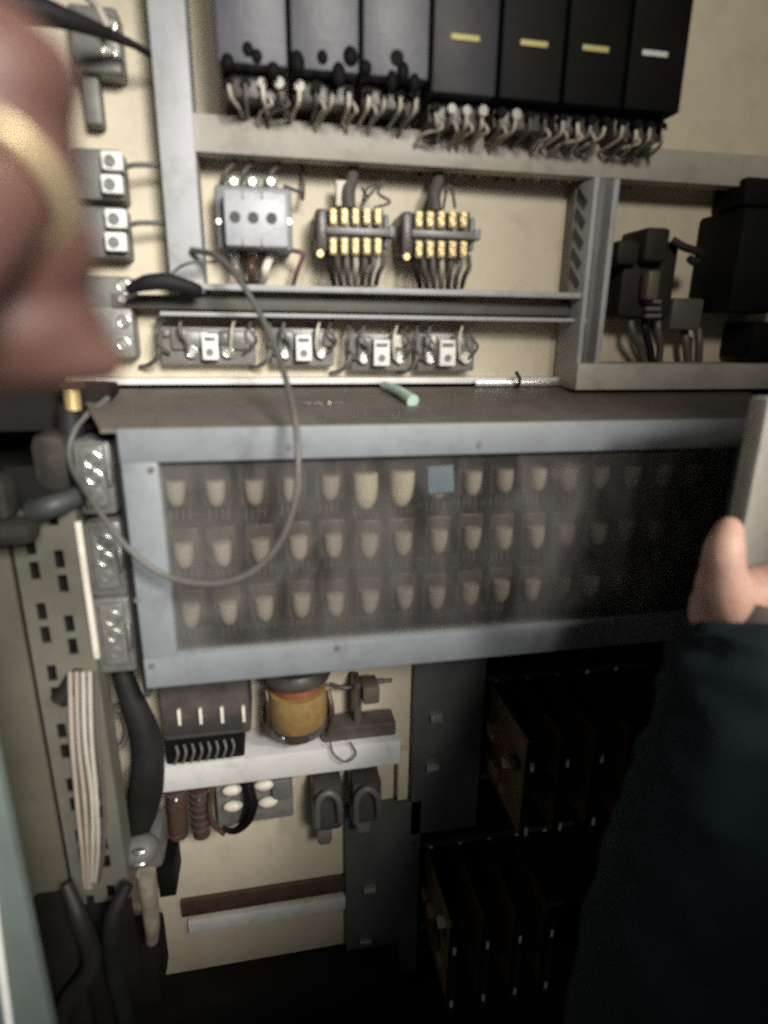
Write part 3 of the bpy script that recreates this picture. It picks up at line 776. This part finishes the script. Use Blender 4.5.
for k, (m_, lab) in enumerate(((NIGHT, 'dark brown cable sagging at the foot of the perforated rail'), (WIREB, 'black cable curling into the dark below the lever switch'))):
    mb = MB(); x = 66 + k * 62; mb.tube([P(x, 884, -.15), P(x + 14 - k * 30, 920, -.165), P(x + 26 - k * 40, 965, -.16), P(x - 4, 1010, -.15), P(x + 6, 1060, -.15)], [.006, .008, .009, .008, .008], 12)
    solo('dark_cable', mb, mat('dim_cable', (.012, .010, .008), .6, var=.4, scale=30) if k == 0 else m_, lab, 'cable')
mb = MB(); mb.pbox(158, 870, 175, 897, -.06, .05, .001)
solo('black_box', mb, BLACK, 'small square black box against the cream plate beside the switch', 'box')
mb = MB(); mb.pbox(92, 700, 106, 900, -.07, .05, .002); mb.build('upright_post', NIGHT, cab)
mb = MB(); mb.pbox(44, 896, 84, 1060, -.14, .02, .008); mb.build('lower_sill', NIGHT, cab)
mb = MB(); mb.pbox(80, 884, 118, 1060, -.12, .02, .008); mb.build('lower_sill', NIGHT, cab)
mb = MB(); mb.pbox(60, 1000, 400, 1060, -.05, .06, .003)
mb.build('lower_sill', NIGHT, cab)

# ------------------------------------------------------------------ card racks
def rack(x0, y0, x1, y1, xc, yc0, yc1, n, label, clabel, front):
    o0 = P(x0, y1, 0); t = thing('card_rack', label, 'rack', (o0.x, 0, o0.z))
    mb = MB(); mb.pbox(x0, y0, x1, y1, -.012, .03, .001); mb.build('flange', mat('flange_grey', (.10, .112, .108), .5, .1, var=.25, scale=16, dirt=(.04, .04, .04), dirt_amt=.5), t)
    xa = P(xc, yc0, 0).x; sp = front
    z1 = P(xc, yc0, 0).z; z0 = z1 - .135
    w = sp * (n + 1.2)
    for za in (z1 + .004, z0 - .014):
        mb = MB(); mb.box((xa - .006, -.008, za), (xa + w, .03, za + .010), .001); mb.build('guide_rail', DGREY, t)
    for k in range(n + 1):
        c = Vector((xa + sp * k + .004, -.009, z1 + .009)); mb = MB(); screw(mb, c, .0035, h=.003); mb.build('screw', STEEL, t)
    for (px, py) in ((x0 + 24, y0 + (y1 - y0) * .42), (x0 + 20, y0 + (y1 - y0) * .68)):
        mb = MB(); mb.pbox(px - 6, py - 3, px + 6, py + 3, -.019, .007, .001); mb.build('clip', STEEL, t)
    for k in range(n):
        x = xa + sp * k
        c = thing('circuit_card', clabel[k], 'circuit card', (x, 0, z0), 'circuit cards in the dark racks')
        MB().box((x, -.125, z0), (x + .002, .02, z1), .0003).build('board', BOARD if k else LIT_BOARD, c)
        MB().box((x - .003, -.135, z0 - .001), (x + .006, -.1253, z1 + .001), .001).build('front_strip', BLACK, c)
        for zz in (z0 + .015, z1 - .03):
            mb = MB(); mb.box((x - .001, -.1375, zz), (x + .003, -.1352, zz + .012), .0008); mb.build('handle_clip', STEEL, c)
        rr = random.Random(k * 7 + int(x0))
        for q in range(7 if k == 0 else 3):
            yy = rr.uniform(-.11, -.01); zz = rr.uniform(z0 + .02, z1 - .015); sz = rr.uniform(.006, .013)
            mb = MB()
            if q % 3 == 0: mb.cyl((x - .0002, yy, zz), (x - .009, yy, zz), sz * .8, seg=16)
            else: mb.box((x - .008, yy - sz, zz - sz * .8), (x - .0002, yy + sz, zz + sz * .8), .001)
            mb.build('component', [AMBER, BROWN, AMBER, IVORY][q % 4] if k == 0 else BROWN, c)


pos = ['with amber parts on its left face, nearest the flange', 'second from the flange', 'third from the flange', 'fourth from the flange']
rack(413, 640, 482, 830, 490, 682, 0, 4, 'upper dark card rack with grey flange under the drawer', [f'circuit card in the upper rack {p}' for p in pos], .043)
rack(346, 806, 418, 1010, 426, 846, 0, 4, 'lower dark card rack with grey flange beside the cream plate', [f'circuit card in the lower rack {p}' for p in pos], .043)


# ------------------------------------------------------------------ people
def flesh(name, chains, m, voxel, parent):
    mb = MB()
    for pts, rad in chains:
        mb.tube(pts, rad, 16, k=6)
        Q = [Vector(p) for p in pts]
        for p, r in zip((Q[0], Q[-1]), (rad[0], rad[-1])): mb.ball(p, r * .99)
    o = mb.build(name, m, parent)
    rm = o.modifiers.new('remesh', 'REMESH'); rm.mode = 'VOXEL'; rm.voxel_size = voxel; rm.use_smooth_shade = True
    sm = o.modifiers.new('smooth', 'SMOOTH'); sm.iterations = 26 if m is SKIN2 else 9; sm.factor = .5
    return o


HY = -.30
pr = thing('person', 'person in a dark navy jacket reaching in to hold the cover flap', 'person', P(740, 1100, -.40))
wr = P(748, 655, HY - .01); palm = P(766, 600, HY)
ch = [([P(735, 900, -.37), P(745, 760, -.34), wr, P(757, 622, HY), palm], [.042, .036, .027, .028, .026]),
      ([P(748, 640, HY), P(768, 598, HY - .005), P(798, 582, HY - .005), P(835, 580, HY - .005)], [.028, .0245, .020, .020]),
      ([P(750, 640, HY - .004), P(726, 598, HY - .008), P(723, 568, HY - .012), P(725, 548, HY - .010), P(729, 530, HY - .004)], [.026, .0215, .0150, .0138, .0100]),
      ([P(745, 640, HY - .002), P(716, 606, HY - .002), P(766, 594, HY - .002)], [.028, .019, .024]),
      ([P(790, 600, HY), P(800, 590, HY - .02), P(830, 590, HY - .02)], [.02, .018, .016])]
for k in range(4):
    z = P(800, 575 + k * 22, HY)
    ch.append(([z + Vector((.005, 0, 0)), z + Vector((.045, -.012, .004)), z + Vector((.066, .014, .003)), z + Vector((.050, .038, .0)), z + Vector((.028, .043, -.002))],
               [.0135, .0105, .0095, .0088, .0075]))
flesh('body', ch, SKIN, .0022, pr)


def sleeve(name, m, pts, rad, parent, seg=48, rows_=60, amp=.004):
    mb = MB(); bm = mb.bm
    C = catmull(pts, 14); n = len(C); rings = []; up = None
    for i, p in enumerate(C):
        t = (C[min(i + 1, n - 1)] - C[max(i - 1, 0)]).normalized()
        if up is None: up = Vector((1, 0, 0))
        up = (up - t * up.dot(t)).normalized(); w = t.cross(up)
        f = i * (len(rad) - 1) / (n - 1); j = min(int(f), len(rad) - 2); rr = rad[j] + (rad[j + 1] - rad[j]) * (f - j)
        ring = []
        for q in range(seg):
            a_ = 2 * math.pi * q / seg; d = up * math.cos(a_) + w * math.sin(a_)
            h = noise.noise(Vector((math.cos(a_) * 1.5, math.sin(a_) * 1.5, i * .16 + math.sin(a_ * 2) * .7))) + .5 * noise.noise(Vector((math.cos(a_) * 3, math.sin(a_) * 3, i * .4)))
            ring.append(bm.verts.new(p + d * (rr + amp * h)))
        rings.append(ring)
    for a_, b_ in zip(rings, rings[1:]):
        for q in range(seg): bm.faces.new((a_[q], a_[(q + 1) % seg], b_[(q + 1) % seg], b_[q]))
    o = mb.build(name, m, parent)
    so = o.modifiers.new('solid', 'SOLIDIFY'); so.thickness = .002; so.offset = -1
    return o


sleeve('sleeve', SLEEVE, [P(746, 622, HY - .008), P(748, 662, -.32), P(744, 770, -.345), P(722, 890, -.365), P(694, 1030, -.39), P(672, 1200, -.42)],
       [.037, .056, .074, .086, .092, .094], pr, amp=.007)
sleeve('cuff', CUFF, [P(752, 608, HY - .004), P(750, 620, HY - .007), P(750, 640, HY - .010)], [.035, .036, .037], pr, amp=.001)

LY = -.53
pl = thing('person', 'reddish bare hand with a gold ring, close to the lens on the left', 'person', P(-80, 420, LY))
s1 = m_px(40, 200, LY)
px_ = lambda x, y, d=0: P(x, y, LY + d)
ch = [([px_(-190, 250, .0), px_(-110, 225, .01), px_(-40, 215, .02)], [150 * s1, 150 * s1, 130 * s1]),
      ([px_(0, 62, .020), px_(8, 140, .018), px_(14, 240, .018), px_(20, 322, .022)], [62 * s1, 74 * s1, 78 * s1, 66 * s1]),
      ([px_(-70, 90, .0), px_(0, 84, .006), px_(28, 80, .02), px_(20, 94, .04)], [66 * s1, 62 * s1, 54 * s1, 42 * s1]),
      ([px_(-85, 262, -.020), px_(-10, 192, -.004), px_(24, 158, .010), px_(14, 170, .035)], [62 * s1, 58 * s1, 52 * s1, 44 * s1]),
      ([px_(-60, 258, .002), px_(20, 250, .006), px_(50, 252, .018), px_(30, 258, .04)], [64 * s1, 60 * s1, 54 * s1, 42 * s1]),
      ([px_(-60, 322, .004), px_(20, 322, .008), px_(58, 324, .018), px_(50, 330, .035)], [64 * s1, 60 * s1, 54 * s1, 42 * s1]),
      ([px_(-120, 345, .006), px_(0, 347, .008), px_(60, 352, .012), px_(100, 362, .016)], [58 * s1, 54 * s1, 46 * s1, 32 * s1])]
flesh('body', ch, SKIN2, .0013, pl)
# gold ring around the second finger
c = px_(-6, 188, -.003); ax = (px_(24, 158, .010) - px_(-85, 262, -.020)).normalized()
mb = MB(); q0 = ax.orthogonal().normalized(); q1 = ax.cross(q0)
mb2 = bmesh.new(); rad = 63 * s1; prof = [(-.0018, .0002), (-.0014, .0012), (0, .0018), (.0014, .0012), (.0018, .0002), (0, -.0008)]
rings = []
for i in range(48):
    a_ = 2 * math.pi * i / 48; d = q0 * math.cos(a_) + q1 * math.sin(a_)
    rings.append([mb.bm.verts.new(c + d * (rad + h) + ax * e) for e, h in prof])
for i in range(48):
    a_, b_ = rings[i], rings[(i + 1) % 48]
    for j in range(6): mb.bm.faces.new((a_[j], a_[(j + 1) % 6], b_[(j + 1) % 6], b_[j]))
mb.build('gold_ring', GOLD, pl)

# ------------------------------------------------------------------ light
wd = bpy.data.worlds.new('World'); sc.world = wd; wd.use_nodes = True
bg = wd.node_tree.nodes['Background']; bg.inputs['Color'].default_value = (1, .97, .92, 1); bg.inputs['Strength'].default_value = .042


def aim(o, target): o.rotation_euler = (Vector(target) - o.location).to_track_quat('-Z', 'Y').to_euler()


ld = bpy.data.lights.new('work_lamp', 'SPOT'); ld.energy = 172; ld.color = (1, .96, .89); ld.spot_size = math.radians(52); ld.spot_blend = 1.0; ld.shadow_soft_size = .20
lo = bpy.data.objects.new('work_lamp', ld); COL.objects.link(lo); lo.location = (.30, -1.3, .45); aim(lo, (-.37, 0, -.16))
rd = bpy.data.lights.new('hand_fill', 'SPOT'); rd.energy = 26; rd.color = (1, .95, .88); rd.spot_size = math.radians(36); rd.spot_blend = 1.0; rd.shadow_soft_size = .05  # added narrow spot that brightens the right hand and flap edge
ro = bpy.data.objects.new('hand_fill', rd); COL.objects.link(ro); ro.location = (.62, -.80, .22); aim(ro, (.26, -.3, -.12))

cl_ = bpy.data.lights.new('upper_right_fill', 'SPOT'); cl_.energy = 34; cl_.color = (1, .93, .80); cl_.spot_size = math.radians(38); cl_.spot_blend = 1.0; cl_.shadow_soft_size = .12  # added spot that lifts the dim upper right, no such fixture there
co = bpy.data.objects.new('upper_right_fill', cl_); COL.objects.link(co); co.location = (.10, -1.25, .62); aim(co, (.34, 0, .23))

sc.view_settings.view_transform = 'Standard'; sc.view_settings.look = 'None'; sc.view_settings.exposure = 0; sc.view_settings.gamma = 1
sc.render.engine = 'CYCLES'
sc.cycles.use_denoising = False
sc.cycles.max_bounces = 6
